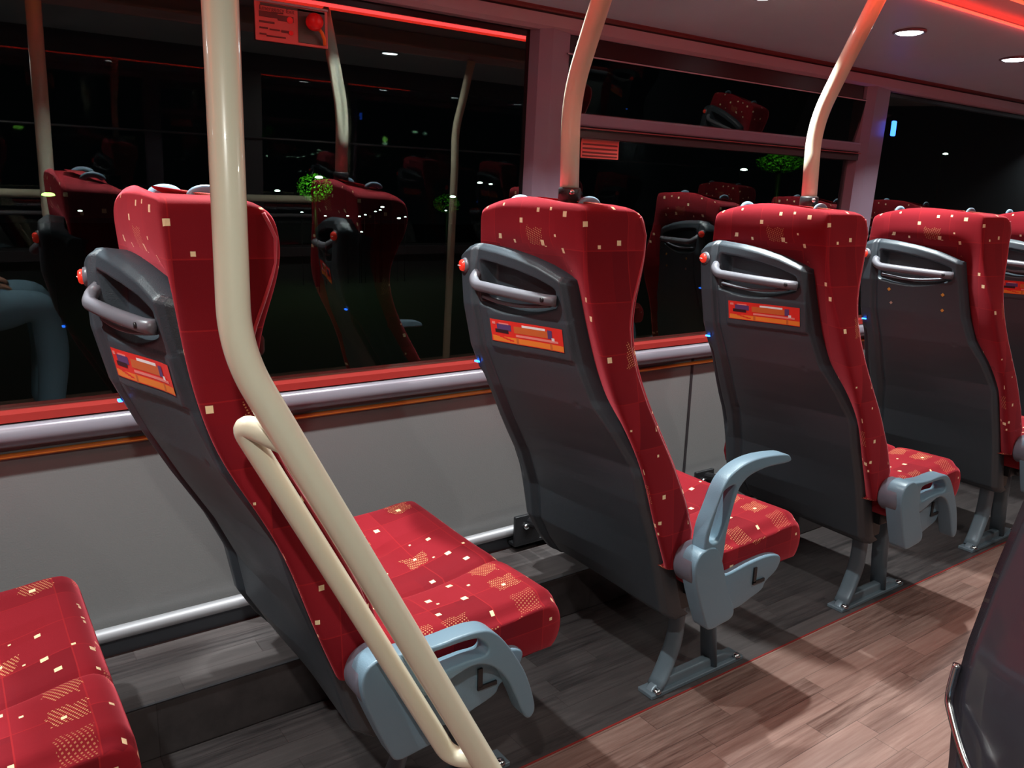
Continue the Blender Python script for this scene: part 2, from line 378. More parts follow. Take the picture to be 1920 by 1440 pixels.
# opening hopper above window 2: inward-leaning pane in a frame
struct(bevel(G().box(1.555, 3.085, 1.955, 2.0, 1.462, 1.498).obj('trim_9', PILLAR, smooth=False), .006))
struct(G().box(1.555, 3.085, 1.952, 1.957, 1.4545, 1.4585).obj('trim_10', REDDARK, smooth=False))
struct(G().box(1.555, 3.085, 1.962, 2.0, 1.43, 1.4545).obj('trim_11', TRIMD, smooth=False))
struct(G().box(1.56, 3.07, 1.962, 2.01, 1.664, 1.735).obj('trim_12', FRIT, smooth=False))
struct(G().box(1.555, 3.08, 1.949, 1.9535, 1.656, 1.660).obj('trim_13', TRIM, smooth=False))
quadwin('window_5', 1.565, 3.075, 1.498, 1.662, GLASS2, dy=-.012, tilt=.030)
# cant trim above the windows
prof = [(2.03, 1.712), (1.955, 1.712), (1.945, 1.722), (1.94, 1.752), (1.945, 1.757), (1.95, 1.760), (1.947, 1.765), (1.94, 1.770), (1.935, 1.79)]
V = [(x, y, z) for x in (X0, X1) for y, z in prof]; k = len(prof)
tr = link('trim_14', V, [(i, i+1, k+i+1, k+i) for i in range(k-1)], None, smooth=False, mats=[TRIM, TRIMD, REDDARK], fm=[0, 0, 0, 1, 1, 2, 2, 0]); struct(tr)
# ceiling: lowered side panels, cove lips, raised centre
struct(G().add([(X0, 1.95, 1.770), (X1, 1.95, 1.770), (X1, 1.26, 1.800), (X0, 1.26, 1.800), (X0, 1.95, 1.83), (X1, 1.95, 1.83), (X1, 1.26, 1.83), (X0, 1.26, 1.83)],
        [(0, 3, 2, 1), (4, 5, 6, 7), (0, 1, 5, 4), (3, 7, 6, 2)]).obj('ceiling', CEIL, smooth=False))
M2 = 1.455
struct(G().add([(X0, M2-1.95, 1.770), (X1, M2-1.95, 1.770), (X1, M2-1.26, 1.800), (X0, M2-1.26, 1.800), (X0, M2-1.95, 1.83), (X1, M2-1.95, 1.83), (X1, M2-1.26, 1.83), (X0, M2-1.26, 1.83)],
        [(0, 3, 2, 1), (4, 5, 6, 7), (0, 1, 5, 4), (3, 7, 6, 2)]).obj('ceiling', CEIL, smooth=False))
for s, nm in ((0, 'trim_15'), (1, 'trim_16')):
    f = (lambda y: y) if s == 0 else (lambda y: M2-y)
    pr = [(1.275, 1.797), (1.262, 1.797), (1.255, 1.803), (1.20, 1.822), (1.20, 1.832)]
    V = [(x, f(y), z) for x in (X0, X1) for y, z in pr]; k = len(pr)
    struct(link(nm, V, [(i, i+1, k+i+1, k+i) for i in range(k-1)], VALANCE, smooth=False))
struct(G().box(X0, X1, .20, 1.26, 1.895, 1.92).obj('ceiling', CEILC, smooth=False))
for y, nm in ((1.262, 'trim_17'), (.19, 'trim_18')): struct(G().box(X0, X1, y, y+.004, 1.80, 1.90).obj(nm, CEILC, smooth=False))
o = G().tube([(X0+.05, 1.258, 1.787), (3.4, 1.258, 1.787)], .0038, 8).obj('led_strip', LEDRED); tag(o, 'glowing red LED strip along the ceiling edge above the gangway side of the seats', 'light')
o = G().tube([(X0+.05, 1.13, 1.872), (3.4, 1.13, 1.872)], .006, 8).obj('led_strip', LEDYEL); tag(o, 'yellow-hot LED line inside the red ceiling cove at the top right corner', 'light')
# opposite side (seen in the reflections)
struct(G().box(X0, X1, OW-.06, OW, 0, .76).obj('wall_right', SKIRT, smooth=False))
struct(G().box(X0, X1, OW-.06, OW+.01, 1.68, 1.82).obj('trim_19', OPPD, smooth=False))
struct(G().box(X0, X1, OW-.01, OW+.03, .70, .75).obj('trim_20', OPPD, smooth=False))
for i, (a, b) in enumerate(((X0, -.8), (-.7, 1.4), (1.5, 3.5), (3.6, X1))):
    struct(G().box(a, b, OW-.03, OW-.024, .75, 1.70).obj('window_%d' % (6+i), GLASS, smooth=False))
for x in (-.75, 1.45, 3.55): struct(G().box(x-.06, x+.06, OW-.05, OW+.02, .75, 1.70).obj('wall_pillar', OPPD, smooth=False))
struct(G().box(X0-.05, X0, OW-.1, 2.06, 0, 1.92).obj('wall_rear', SKIRT, smooth=False))
struct(G().box(X1, X1+.05, OW-.1, 2.06, 0, 1.92).obj('wall_front', SKIRT, smooth=False))

# ================================================================= DOWNLIGHTS
g = G().lathe([(.052, 0), (.052, -.004), (.044, -.007), (.041, -.002)], (0, 0, 0), (0, 0, 1), 32)
ring0 = None
def downlight(x, y, z, label, group):
    global ring0
    r = empty('downlight', (x, y, z)); tag(r, label, 'ceiling light', group)
    if ring0 is None:
        a = G().lathe([(.050, 0), (.050, -.004), (.044, -.007), (.040, -.003)], (0, 0, 0), (0, 0, 1), 32).obj('bezel', HANDLE, r)
        b = G().lathe([(.040, -.003), (.034, -.0075), (.001, -.009)], (0, 0, 0), (0, 0, 1), 32).obj('lens', LAMPM, r); ring0 = (a, b)
    else:
        for c in ring0: d = c.copy(); COL.objects.link(d); d.parent = r
    return r
dl = ['round white downlight at the top edge, nearest the middle seats', 'round white downlight right of the upper end of the third grab pole', 'round white downlight at the right edge of the photo']
for k, x in enumerate(LAMP_X):
    z = 1.770+(1.95-LAMP_Y)*.03/.69
    lab = dl[k-4] if 4 <= k <= 6 else 'round white downlight in the ceiling over the window seats, outside the photo'
    downlight(x, LAMP_Y, z, lab, 'downlights over the window-side seats')

for x, y, e in AISLE: downlight(x, y, AISLE_Z, 'round white downlight over the gangway, seen mirrored in the nearest window' if 1 < x < 2 else 'round white gangway downlight outside the photo', 'downlights over the gangway')

# ================================================================= THE SEAT
YC = 1.46
XR = [(.26, .535), (.340, .509), (.469, .470), (.580, .430), (.670, .407), (.731, .374), (.801, .335), (.883, .306), (.952, .288), (1.021, .272), (1.088, .260), (1.15, .254), (1.25, .250)]
XL = [(.256, .561), (.335, .499), (.40, .463), (.50, .445), (.60, .399), (.70, .341), (.80, .288), (.90, .245), (1.0, .222), (1.10, .221), (1.15, .228), (1.25, .250)]
RIDGE = [(.38, .498), (.460, .472), (.529, .446), (.620, .420), (.708, .394), (.772, .352), (.857, .310), (.920, .293), (.970, .285), (1.033, .281), (1.099, .277), (1.179, .270), (1.226, .267)]
FRONT = [(.38, .510), (.438, .545), (.502, .567), (.583, .542), (.665, .505), (.744, .464), (.819, .426), (.890, .399), (.948, .387), (.992, .387), (1.036, .399), (1.090, .425), (1.134, .444), (1.179, .447), (1.223, .425), (1.246, .378)]
YRK = [(.26, 1.205), (.5, 1.205), (.65, 1.212), (.75, 1.245), (.82, 1.28), (.9, 1.30), (1.08, 1.322), (1.2, 1.325)]
YREAR = [(.38, 1.157), (.55, 1.17), (.7, 1.18), (.8, 1.188), (.9, 1.198), (.95, 1.212), (1.0, 1.232), (1.1, 1.260), (1.2, 1.270), (1.25, 1.275)]
YFRONT = [(.38, 1.157), (.55, 1.17), (.7, 1.182), (.8, 1.195), (.9, 1.21), (1.0, 1.226), (1.05, 1.236), (1.14, 1.256), (1.22, 1.255), (1.25, 1.262)]
def back_mesh(parent):
    zs = [.418, .428, .455, .50, .58, .66, .74, .81, .87, .93, .985, 1.04, 1.095, 1.15, 1.195, 1.222, 1.243]
    rings = []
    for i, z in enumerate(zs):
        w = 1.463-lerp(YREAR, z); wf = 1.463-lerp(YFRONT, z)
        xr = lerp(XR, z)+.012; rg = lerp(RIDGE, z); xf = lerp(FRONT, z)+.004
        rec = lerp([(.38, .02), (.6, .03), (.85, .035), (.95, .045), (1.05, .075), (1.18, .085), (1.25, .06)], z)
        c = .003; we = lerp([(.38, .225), (.65, .232), (.75, .20), (.82, .16), (.9, .15), (1.08, .128), (1.15, .10), (1.25, .10)], z)
        if i == len(zs)-1: xr += .012; rg += .010; xf -= .028; w -= .006; wf -= .006
        if i == 0: xf -= .012; w -= .012; wf -= .012; rg += .010; xr += .010
        bk = .045 if z < 1.13 else 0
        xi = max(xf-rec, max(xr, rg)+bk+.012)
        half = [(0, xr+bk), (we-.03, xr+bk), (we, (xr+bk) if z < 1.1 else xr), (w-.020, rg-.001), (w-.004, rg+.001), (w, rg+.010), ((w+wf)/2+.001, (rg+xf)/2), (wf-.001, xf-.014), (wf-.008, xf-.001), (wf-.024, xf-.001), (wf-.08, min(xf-.004, max(xf-rec*.8, xi))), (wf-.13, xi), (0, xi)]
        yl = lerp([(.26, 1.71), (.5, 1.715), (.65, 1.695), (.8, 1.665), (1.0, 1.660), (1.1, 1.672), (1.2, 1.70)], z)
        kw = min(1.0, (yl-.004-YC-c)/w) if z < 1.12 else 1.0
        ring = [(x, YC+c-y) for y, x in half]+[(x+(.03 if z < 1.0 and y > w*.8 else 0)*(x < rg+.02), YC+c+y*kw) for y, x in half[-2:0:-1]]
        rings.append([(x, y, z+(.010*math.cos((y-YC)/.23*PI*.5) if i >= len(zs)-2 else 0)-(max(0, y-1.6)*.30 if i >= len(zs)-3 else 0)) for x, y in ring])
    n = len(rings[0]); V = [p for r in rings for p in r]; F = []
    for i in range(len(rings)-1):
        for k in range(n): F.append((i*n+k, i*n+(k+1) % n, (i+1)*n+(k+1) % n, (i+1)*n+k))
    # caps as strips
    for base in (0, (len(rings)-1)*n):
        h = n//2
        for k in range(h):
            a, b = k, k+1; c, d = (n-k) % n, (n-k-1) % n
            if a == c: F.append((base+a, base+b, base+d))
            elif b == d: F.append((base+a, base+b, base+c))
            else: F.append((base+a, base+b, base+d, base+c))
    V = [(x, y-YC, z) for x, y, z in V]
    o = link('backrest', V, F, FAB, parent, uv=True); mod(o, 'SUBSURF', levels=2, render_levels=2)
    # piping seam round the wing front
    pts = []
    for i in range(40):
        z = .47+(1.215-.47)*i/39
        w = 1.463-lerp(YFRONT, z)
        pts.append((lerp(FRONT, z)-.0125, .003-w+.0035, z))
    G().tube(pts, .0030, 8).obj('piping', FAB2, o); pass
    return o
FAB2 = mat('crimson_piping', (.42, .015, .035), .7, sheen=.5)

def shell_mesh(parent, frame=True):
    NU, NV = 96, 230
    ztop = [(1.20, 1.05), (1.31, 1.078), (1.345, 1.092), (1.40, 1.112), (1.46, 1.127), (1.52, 1.137), (1.575, 1.142), (1.60, 1.142), (1.63, 1.132), (1.655, 1.112), (1.68, 1.085)]
    zbot = .262
    grid = []
    for j in range(NV):
        v = j/(NV-1); row = []
        for i in range(NU):
            u = i/(NU-1)
            z0 = lerp(ztop, 1.322+u*.352); z = z0+(zbot-z0)*v
            yr = lerp(YRK, z)
            yl = lerp([(.26, 1.71), (.5, 1.715), (.65, 1.695), (.8, 1.665), (1.0, 1.660), (1.1, 1.672), (1.2, 1.678)], z)
            y = yr+(yl-yr)*u
            a, b = lerp(XR, z), lerp(XL, z)
            swell = sstep(0, .80, u)
            x = a+(b-a)*swell
            # rounded outer edges, turned forward
            x += .014*(1-sstep(0, .035, u)) + .05*sstep(.90, 1.0, u)**1.5
            x += .012*(1-sstep(0, .014, v)) + .018*sstep(.97, 1, v)
            # crease between main panel and the flank
            uc = lerp([(.26, .86), (.6, .80), (1.15, .775)], z)
            x += .007*math.exp(-((u-uc)/.014)**2) - .010*sstep(uc, uc+.03, u)*(1-sstep(.93, 1, u))
            # lower slot in the flank
            x += .022*math.exp(-((u-.915)/.018)**2)*sstep(.50, .56, z)*(1-sstep(.80, .84, z))
            # arched hand recess
            top = z0-.034; low = 1.004-.020*math.sin(max(0, min(1, (y-1.35)/.225))*PI)+.012*(1.575-y)/.225
            m = sstep(0, .010, top-z)*sstep(0, .012, z-low)*sstep(1.345, 1.357, y)*(1-sstep(1.568, 1.582, y))
            x += .046*m
            # grey lip inside the recess, above its lower edge
            # sticker frame
            if frame:
                mf = sstep(1.314, 1.318, y)*(1-sstep(1.548, 1.552, y))*sstep(.902, .905, z)*(1-sstep(.988, .991, z))
                x -= .006*mf*(.35+.65*(.99-z)/.085)
            # two little screw dimples
            for sy, sz in ((1.335, .80), (1.60, .62)):
                d = math.hypot(y-sy, (z-sz)); x += .003*math.exp(-(d/.006)**2)
            row.append((x, y-YC, z))
        grid.append(row)
    V = [p for r in grid for p in r]; F = []
    for j in range(NV-1):
        for i in range(NU-1): F.append((j*NU+i, j*NU+i+1, (j+1)*NU+i+1, (j+1)*NU+i))
    # turned-in rim
    border = [j*NU for j in range(NV)]+[(NV-1)*NU+i for i in range(1, NU)]+[j*NU+NU-1 for j in range(NV-2, -1, -1)]+[i for i in range(NU-2, 0, -1)]
    b0 = len(V)
    for q in border:
        x, y, z = V[q]; V.append((x+.045, y*(.985), z-.006 if z > 1.0 else z))
    nb = len(border)
    for k in range(nb): F.append((border[k], border[(k+1) % nb], b0+(k+1) % nb, b0+k))
    o = link('back_shell', V, F, SHELL, parent)
    return o
def xs(y, z):                                  # rear surface of the shell at (Y, z)
    yr = lerp(YRK, z)
    yl = lerp([(.26, 1.71), (.5, 1.715), (.65, 1.695), (.8, 1.665), (1.0, 1.660), (1.1, 1.672), (1.2, 1.678)], z)
    u = (y-yr)/(yl-yr); return lerp(XR, z)+(lerp(XL, z)-lerp(XR, z))*sstep(0, .80, u)

def cushion_mesh(parent):
    NU, NV = 44, 96                            # u along X (back to front), v across Y
    V = []; F = []
    x0, x1, ya, yb = .56, .960, 1.160, 1.772
    def top(x, y):
        s = (x-x0)/(x1-x0); t = (y-ya)/(yb-ya)
        z = .462+.012*s
        bowl = math.exp(-((s-.42)/.36)**2-((t-.52)/.27)**2)
        z -= .036*bowl**.8
        z += .004*math.exp(-((s-.86)/.10)**2)
        z -= .010*math.exp(-((t-.33)/.009)**2)*sstep(.0, .3, s)+.004*math.exp(-((t-.33)/.04)**2)
        z -= .014*math.exp(-((s-.50)/.07)**2-((t-.70)/.05)**2)
        return z
    prof = []                                    # side profile: rounded nose
    for j in range(NV):
        t = j/(NV-1); y = ya+(yb-ya)*t
        edge = 1-sstep(0, .055, t)*1; edge2 = sstep(.945, 1, t)
        drop = .020*(edge**2+edge2**2)
        ring = []
        for i in range(NU):
            s = i/(NU-1); x = x0+(x1-.035-x0)*s
            ring.append((x, y, top(x, y)-drop))
        zt = top(x1-.035, y)-drop
        for k in range(1, 13):                   # nose
            a = k/12*math.radians(150)
            ring.append((x1-.035+.040*math.sin(a)*(1 if a < 1.57 else 1), y, zt-.055+.055*math.cos(a)))
        ring.append((.90, y, .352)); ring.append((.77, y, .345)); ring.append((.62, y, .352)); ring.append((.57, y, .362)); ring.append((.555, y, .40))
        prof.append(ring)
    n = len(prof[0])
    for r in prof: V += [(x, y-YC, z) for x, y, z in r]
    for j in range(NV-1):
        for k in range(n): F.append((j*n+k, j*n+(k+1) % n, (j+1)*n+(k+1) % n, (j+1)*n+k))
    for base, sg in ((0, -1), ((NV-1)*n, 1)):    # puffed side faces
        c = [Vector(V[base+k]) for k in range(n)]
        cen = sum(c, Vector())/n; prev = [base+k for k in range(n)]
        for q, (sc, out) in enumerate(((.955, .007), (.86, .012), (.6, .014))):
            cur = []
            for k in range(n):
                p = cen+(c[k]-cen)*sc; V.append((p.x, c[k].y+sg*out, p.z)); cur.append(len(V)-1)
            for k in range(n): F.append((prev[k], prev[(k+1) % n], cur[(k+1) % n], cur[k]))
            prev = cur
        V.append((cen.x, cen.y+sg*.014, cen.z)); ci = len(V)-1
        for k in range(n): F.append((prev[k], prev[(k+1) % n], ci))
    return link('seat_cushion', V, F, FAB, parent, uv=True)

HINGE = mat('purple_grey_hinge', (.13, .13, .165), .3)
def yz(p): return (p[0], p[1]-YC, p[2])
def text_geo(txt, size, material, parent, name, mw):
    cu = bpy.data.curves.new(name, 'FONT'); cu.body = txt; cu.size = size; cu.extrude = .0002
    co = bpy.data.objects.new(name, cu); COL.objects.link(co)
    dg = bpy.context.evaluated_depsgraph_get(); me = bpy.data.meshes.new_from_object(co.evaluated_get(dg))
    bpy.data.objects.remove(co, do_unlink=True); bpy.data.curves.remove(cu)
    me.transform(mw); me.materials.clear(); me.materials.append(material)
    o = bpy.data.objects.new(name, me); COL.objects.link(o); o.parent = parent; return o

def sticker(parent):
    """red and orange notice on the framed panel; local (p,q) plane: p runs towards the gangway, q up"""
    y0, y1, z0, z1 = 1.540, 1.334, .922, .974
    def P(p, q, d=0):
        y = y0+(y1-y0)*p; z = z0+(z1-z0)*q
        return (xs(y, z)-.0062*(.35+.65*(.99-z)/.085)-.0012-d, y-YC, z)
    g = G(); N = 14
    def patch(p0, p1, q0, q1, mi, d):
        V = []; F = []
        for i in range(N+1):
            p = p0+(p1-p0)*i/N; V += [P(p, q0, d), P(p, q1, d)]
        for i in range(N): F.append((2*i, 2*i+2, 2*i+3, 2*i+1))
        g.add(V, F, mi)
    patch(0, 1, 0, 1, 0, 0)
    patch(.02, 1, .03, .27, 1, .0003)
    for a, b in ((.36, .39), (.81, .84)): patch(a, b, .0, .30, 2, .0005)
    patch(.34, .84, .50, .80, 2, .0003)
    patch(.45, .76, .80, .90, 3, .0005)
    patch(.36, .93, .34, .44, 4, .0005)
    patch(.10, .30, .55, .82, 6, .0004); patch(.07, .26, .42, .58, 5, .0006); patch(.13, .27, .72, .88, 4, .0003)
    patch(.79, .85, .50, .86, 6, .0006); patch(.84, .88, .42, .55, 3, .0006); patch(.03, .08, .78, .9, 4, .0005)
    # slanting red swash lower left
    for k in range(6):
        patch(.04+.045*k, .10+.045*k, .30-.04*k, .36-.04*k, 0, .0005)
    return g.obj('sticker', STRED, parent, smooth=False, mats=[STRED, STOR, STORD, WHITE, STPINK, STBLK, STBLUE])

ARM_UP = [(.535, .440), (.521, .480), (.521, .517), (.527, .551), (.548, .597), (.567, .637), (.593, .662), (.639, .679), (.699, .684), (.780, .677), (.803, .664), (.794, .654), (.718, .655), (.657, .646), (.628, .628), (.616, .607), (.605, .572), (.593, .522), (.589, .473), (.580, .44)]
HOLE_UP = [(.535, .524), (.541, .509), (.555, .505), (.570, .511), (.587, .550), (.600, .600), (.607, .626), (.598, .633), (.568, .622), (.551, .580)]
ARM_DN = [(.500, .466), (.510, .487), (.545, .492), (.631, .485), (.680, .487), (.721, .486), (.750, .477), (.777, .451), (.806, .409), (.833, .360), (.852, .305), (.857, .274), (.845, .260), (.831, .271), (.814, .311), (.792, .357), (.765, .393), (.736, .413), (.708, .418), (.676, .411), (.62, .393), (.56, .40), (.51, .43)]
HOLE_DN = [(.606, .470), (.660, .474), (.707, .473), (.726, .467), (.744, .446), (.737, .432), (.700, .433), (.655, .431), (.612, .427), (.601, .448)]
def arm_part(parent, raised):
    A, H = (ARM_UP, HOLE_UP) if raised else (ARM_DN, HOLE_DN)
    out = [(p.x, p.z) for p in spline([(x, 0, z) for x, z in A], 5, True)]
    hol = [(p.x, p.z) for p in spline([(x, 0, z) for x, z in H], 5, True)]
    o = plate('armrest', out, [hol], (1.098 if raised else 1.094)-YC, 1.138-YC, .005, GREYBLUE, parent)
    return o
COVER = [(.492, .448), (.495, .475), (.508, .492), (.536, .499), (.560, .492), (.576, .470), (.590, .435), (.602, .400), (.618, .362), (.636, .330), (.640, .308), (.628, .296), (.600, .292), (.556, .290), (.540, .315), (.520, .362), (.500, .415)]
TAIL = [(.60, .41), (.641, .393), (.72, .401), (.79, .404), (.835, .396), (.850, .379), (.835, .352), (.798, .332), (.785, .314), (.74, .300), (.685, .289), (.61, .31)]

def make_seat(name='bus_seat', raised=False, frame=True, notice=True, glue=False):
    r = empty(name, (0, YC, 0))
    back_mesh(r); sh = shell_mesh(r, frame); cushion_mesh(r)
    if notice: sticker(r)
    if glue:
        for i, (y, z, s) in enumerate(((1.535, .972, .007), (1.37, .968, .007), (1.528, .925, .006), (1.37, .915, .0065))):
            x = xs(y, z); G().lathe([(s, 0), (s*.9, .0012)], (x-.0006, y-YC, z), (-1, 0, -.1), 4).obj('glue_mark', GLUE2 if i == 2 else GLUE, sh, smooth=False)
    # grab handle over the recess
    pts = fillet([(xs(1.588, 1.075)+.006, 1.592, 1.074), (xs(1.585, 1.06)-.008, 1.588, 1.062), (xs(1.57, 1.05)-.018, 1.566, 1.049), (xs(1.46, 1.045)-.020, 1.46, 1.042), (xs(1.36, 1.036)-.014, 1.358, 1.036), (xs(1.345, 1.036)-.001, 1.342, 1.035)], [.012, .014, .05, .012], 6)
    h = G().tube([yz(p) for p in pts], .0125, 16).obj('grab_handle', HANDLE, r)
    G().lathe([(.0055, 0), (.005, .003), (.002, .003)], yz((xs(1.36, 1.036)-.0255, 1.360, 1.037)), (-1, 0, 0), 12).obj('screw', SHELLD, h)
    # inner grey lip below the handle
    g = G(); pts = []
    for i in range(13):
        t = i/12; y = 1.565-.195*t; z = 1.022-.010*math.sin(t*PI); pts.append(yz((xs(y, z)+.004, y, z)))
    g.tube(pts, .0075, 10, ry=.0045).obj('recess_lip', HANDLE, r)
    # stop button on the flank
    bx = xs(1.624, 1.092)+.003; ax = Vector((-1, .25, -.05))
    g = G().lathe([(.018, -.006), (.0185, .010), (.0165, .016), (.013, .017)], yz((bx, 1.622, 1.090)), ax, 28).obj('stop_button', HANDLE, r)
    G().lathe([(.0135, .012), (.0135, .021), (.011, .0245), (.004, .026)], yz((bx, 1.622, 1.090)), ax, 28).obj('button_cap', REDBTN, g)
    bc = Vector(yz((bx, 1.622, 1.090)))+ax.normalized()*.0262
    G().tube([bc+Vector((0, .0065, 0)), bc+Vector((0, -.0065, 0))], .0012, 6).obj('button_legend', WHITE, g)
    # usb charging socket with blue light
    ux = xs(1.622, .868)+.004
    g = G().lathe([(.014, -.012), (.0145, .006), (.012, .009), (.008, .007)], yz((ux-.004, 1.622, .868)), (-1, .2, -.25), 24).obj('charging_socket', SHELLD, r)
    G().box(ux-.0165, ux-.010, 1.616-YC, 1.630-YC, .8535, .8572).obj('indicator_light', BLUELED, g, smooth=False)
    G().box(ux-.016, ux-.010, 1.618-YC, 1.626-YC, .874, .8765).obj('socket_port', HANDLE, g, smooth=False)
    # small half-moon grips on the headrest top
    for y, x in ((1.36, .360), (1.60, .350)):
        pts = [(x+.024*math.cos(a), y-YC, 1.235+.0125*math.sin(a)) for a in [PI*i/12 for i in range(13)]]
        G().tube(pts, .0040, 10, ry=.008).obj('headrest_grip', GREYBLUE, r)
    # arm side: barrel, cover, tail, arm
    cov = plate('side_cover', [(p.x, p.z) for p in spline([(x, 0, z) for x, z in COVER], 4, True)], [], 1.094-YC if raised else 1.090-YC, 1.140-YC, .005, GREYBLUE, r)
    if not raised: pass
    tl = plate('cushion_side_panel', [(p.x, p.z) for p in spline([(x, 0, z) for x, z in TAIL], 4, True)], [], 1.128-YC, 1.150-YC, .006, GREYBLUE, r)
    G().box(.742, .752, 1.124-YC, 1.130-YC, .345, .385).box(.742, .785, 1.124-YC, 1.130-YC, .340, .348).obj('adjuster_lever', SHELLD, tl, smooth=False)
    G().lathe([(.044, 0), (.048, .005), (.048, .052), (.044, .058)], yz((.536, 1.104, .448)), (0, 1, 0), 40).obj('arm_hinge', HINGE, r)
    arm_part(r, raised)
    # frame under the cushion
    g = G().box(.60, .90, 1.20-YC, 1.74-YC, .315, .355).box(.56, .64, 1.22-YC, 1.72-YC, .27, .39)
    g.tube([yz((.66, 1.19, .33)), yz((.66, 1.93, .235))], .018, 14).tube([yz((.84, 1.19, .335)), yz((.84, 1.93, .235))], .018, 14)
    bevel(g.obj('seat_frame', SHELLD, r, smooth=False), .004)
    # two legs and a foot plate on the gangway side
    g = G().tube([yz(p) for p in fillet([(.665, 1.295, .34), (.672, 1.295, .20), (.668, 1.295, .13), (.632, 1.295, .05), (.608, 1.295, .014)], .05, 6)], .026, 16, ry=.012).obj('leg', METAL, r)
    g = G().tube([yz(p) for p in fillet([(.790, 1.295, .34), (.795, 1.295, .16), (.815, 1.295, .014)], .04, 6)], .028, 16, ry=.011).obj('leg', METAL, r)
    fp = plate('foot_plate', [(.575, .0), (.59, .020), (.62, .034), (.66, .038), (.80, .038), (.86, .034), (.905, .018), (.92, .0)], [], 1.280-YC, 1.308-YC, .007, METAL, r)
    f2 = bevel(G().box(.572, .928, 1.268-YC, 1.322-YC, .0, .012).obj('foot_flange', METAL, r, smooth=False), .003)
    for x in (.595, .905):
        G().lathe([(.012, 0), (.012, .004), (.008, .010), (.002, .011)], yz((x, 1.275, .012)), (0, 0, 1), 12).obj('bolt', STEEL, f2)
    # bracket on the wall side
    wb = bevel(G().box(.60, .70, 1.925-YC, 1.937-YC, .165, .262).box(.60, .92, 1.925-YC, 1.97-YC, .160, .172).box(.83, .89, 1.925-YC, 1.937-YC, .165, .262).obj('wall_bracket', SHELLD, r, smooth=False), .003)
    G().lathe([(.011, 0), (.011, .005), (.007, .011)], yz((.64, 1.925, .225)), (0, -1, 0), 6).obj('bolt', STEEL, wb)
    return r

def copy_tree(o, parent=None):
    c = o.copy(); COL.objects.link(c)
    if parent: c.parent = parent
    for ch in list(o.children): copy_tree(ch, c)
    return c

s_low = make_seat(); s_low.location.x = 0.0
s_up = make_seat(raised=True); s_up.location.x = .80
s_glue = make_seat(frame=False, notice=False, glue=True); s_glue.location.x = 2.46
GRP = 'red patterned seats along the windows'
tag(s_low, 'red patterned seat behind the big cream pole, armrest lowered, full cushion in view', 'seat', GRP)
tag(s_up, 'red patterned seat in the middle with its grey armrest raised', 'seat', GRP)
tag(s_glue, 'red patterned seat with four small glue marks instead of a sticker on its shell', 'seat', GRP)
a = copy_tree(s_low); a.location.x = 1.63; tag(a, 'red patterned seat with sticker and a lowered armrest, right of the raised-armrest seat', 'seat', GRP)
a = copy_tree(s_low); a.location.x = 3.29; tag(a, 'red patterned seat cut off by the right edge of the photo', 'seat', GRP)
a = copy_tree(s_low); a.location.x = 4.12; tag(a, 'red patterned seat at the far front, hidden behind the seat at the right edge', 'seat', GRP)
a = copy_tree(s_low); a.location.x = -.80; tag(a, 'red patterned seat at the lower left, only its cushion showing', 'seat', GRP)
OG = 'seats of the opposite row'
for x in (2.75, 4.35):
    a = copy_tree(s_low); a.location = (x, M2-YC, 0); a.scale = (1, -1, 1)
    tag(a, 'red patterned seat of the opposite row, seen only mirrored in the windows', 'seat', OG)

# ================================================================= GRAB POLES
def pole(name, pts, rad, r, label, base=None):
    o = empty(name, base or pts[0]); tag(o, label, 'grab pole', 'cream grab poles')
    L = Vector(o.location)
    G().tube([p-L for p in fillet(pts, rad, 14)], r, 32).obj('tube', CREAM, o)
    return o
# big pole in front: vertical, then slanting down to the floor
A = [(.310, 1.050, 1.90), (.3005, 1.042, 1.045), (.684, 1.000, .280), (.824, .982, .008)]
pA = pole('grab_pole', A, [.062, .02], .0215, 'thick cream grab pole in the foreground, bent and slanting down to the floor', (.829, .982, 0))
LA = Vector(pA.location)
G().lathe([(.040, 0), (.040, .006), (.024, .012)], (0, 0, .0), (0, 0, 1), 28).obj('floor_flange', CREAM, pA)
d = (Vector((.684, 1.0, .28))-Vector((.289, 1.042, 1.068))).normalized()
p0 = Vector((.289, 1.042, 1.068)); off = Vector((-.036, .052, -.010))
q0 = p0+d*.135; q1 = p0+d*.862
lp = [q0+d*.045, q0+off, q1+off, q1+d*.0+Vector((.004, .004, 0))]
G().tube([p-LA for p in fillet(lp, [.03, .03], 10)], .0165, 24).obj('hand_loop', CREAM, pA)
def seat_pole(x, label):
    pts = [(x, 1.393, 1.262), (x, 1.400, 1.46), (x, 1.335, 1.60), (x, 1.235, 1.80)]
    pts = [Vector(p) for p in pts]
    o = empty('grab_pole', (x, 1.392, 1.222)); tag(o, label, 'grab pole', 'cream grab poles')
    L = Vector(o.location)
    G().tube([p-L for p in fillet(pts, [.12, .10], 14)], .0205, 32).obj('tube', CREAM, o)
    s = G().lathe([(.0245, .012), (.0245, .046), (.0225, .050)], (0, 0, 0), (0, 0, 1), 28).obj('socket', SHELLD, o)
    G().lathe([(.006, 0), (.006, .004), (.003, .006)], (-.012, -.0215, .040), (-.4, -1, 0), 12).obj('screw', STEEL, s)
    return o
seat_pole(1.13, 'cream grab pole rising from the headrest of the raised-armrest seat')
seat_pole(1.98, 'cream grab pole rising from the headrest of the third seat, bending to the ceiling')
pts = [Vector(p) for p in ((2.35, .10, 1.262), (2.35, .09, 1.46), (2.35, .15, 1.60), (2.35, .22, 1.80))]
o = empty('grab_pole', (2.35, .10, .0)); tag(o, 'cream grab pole of the opposite side, seen mirrored in the windows', 'grab pole')
G().tube([(0, 0, 0)]+[p-Vector(o.location) for p in fillet(pts, .1, 8)], .0205, 20).obj('tube', CREAM, o)
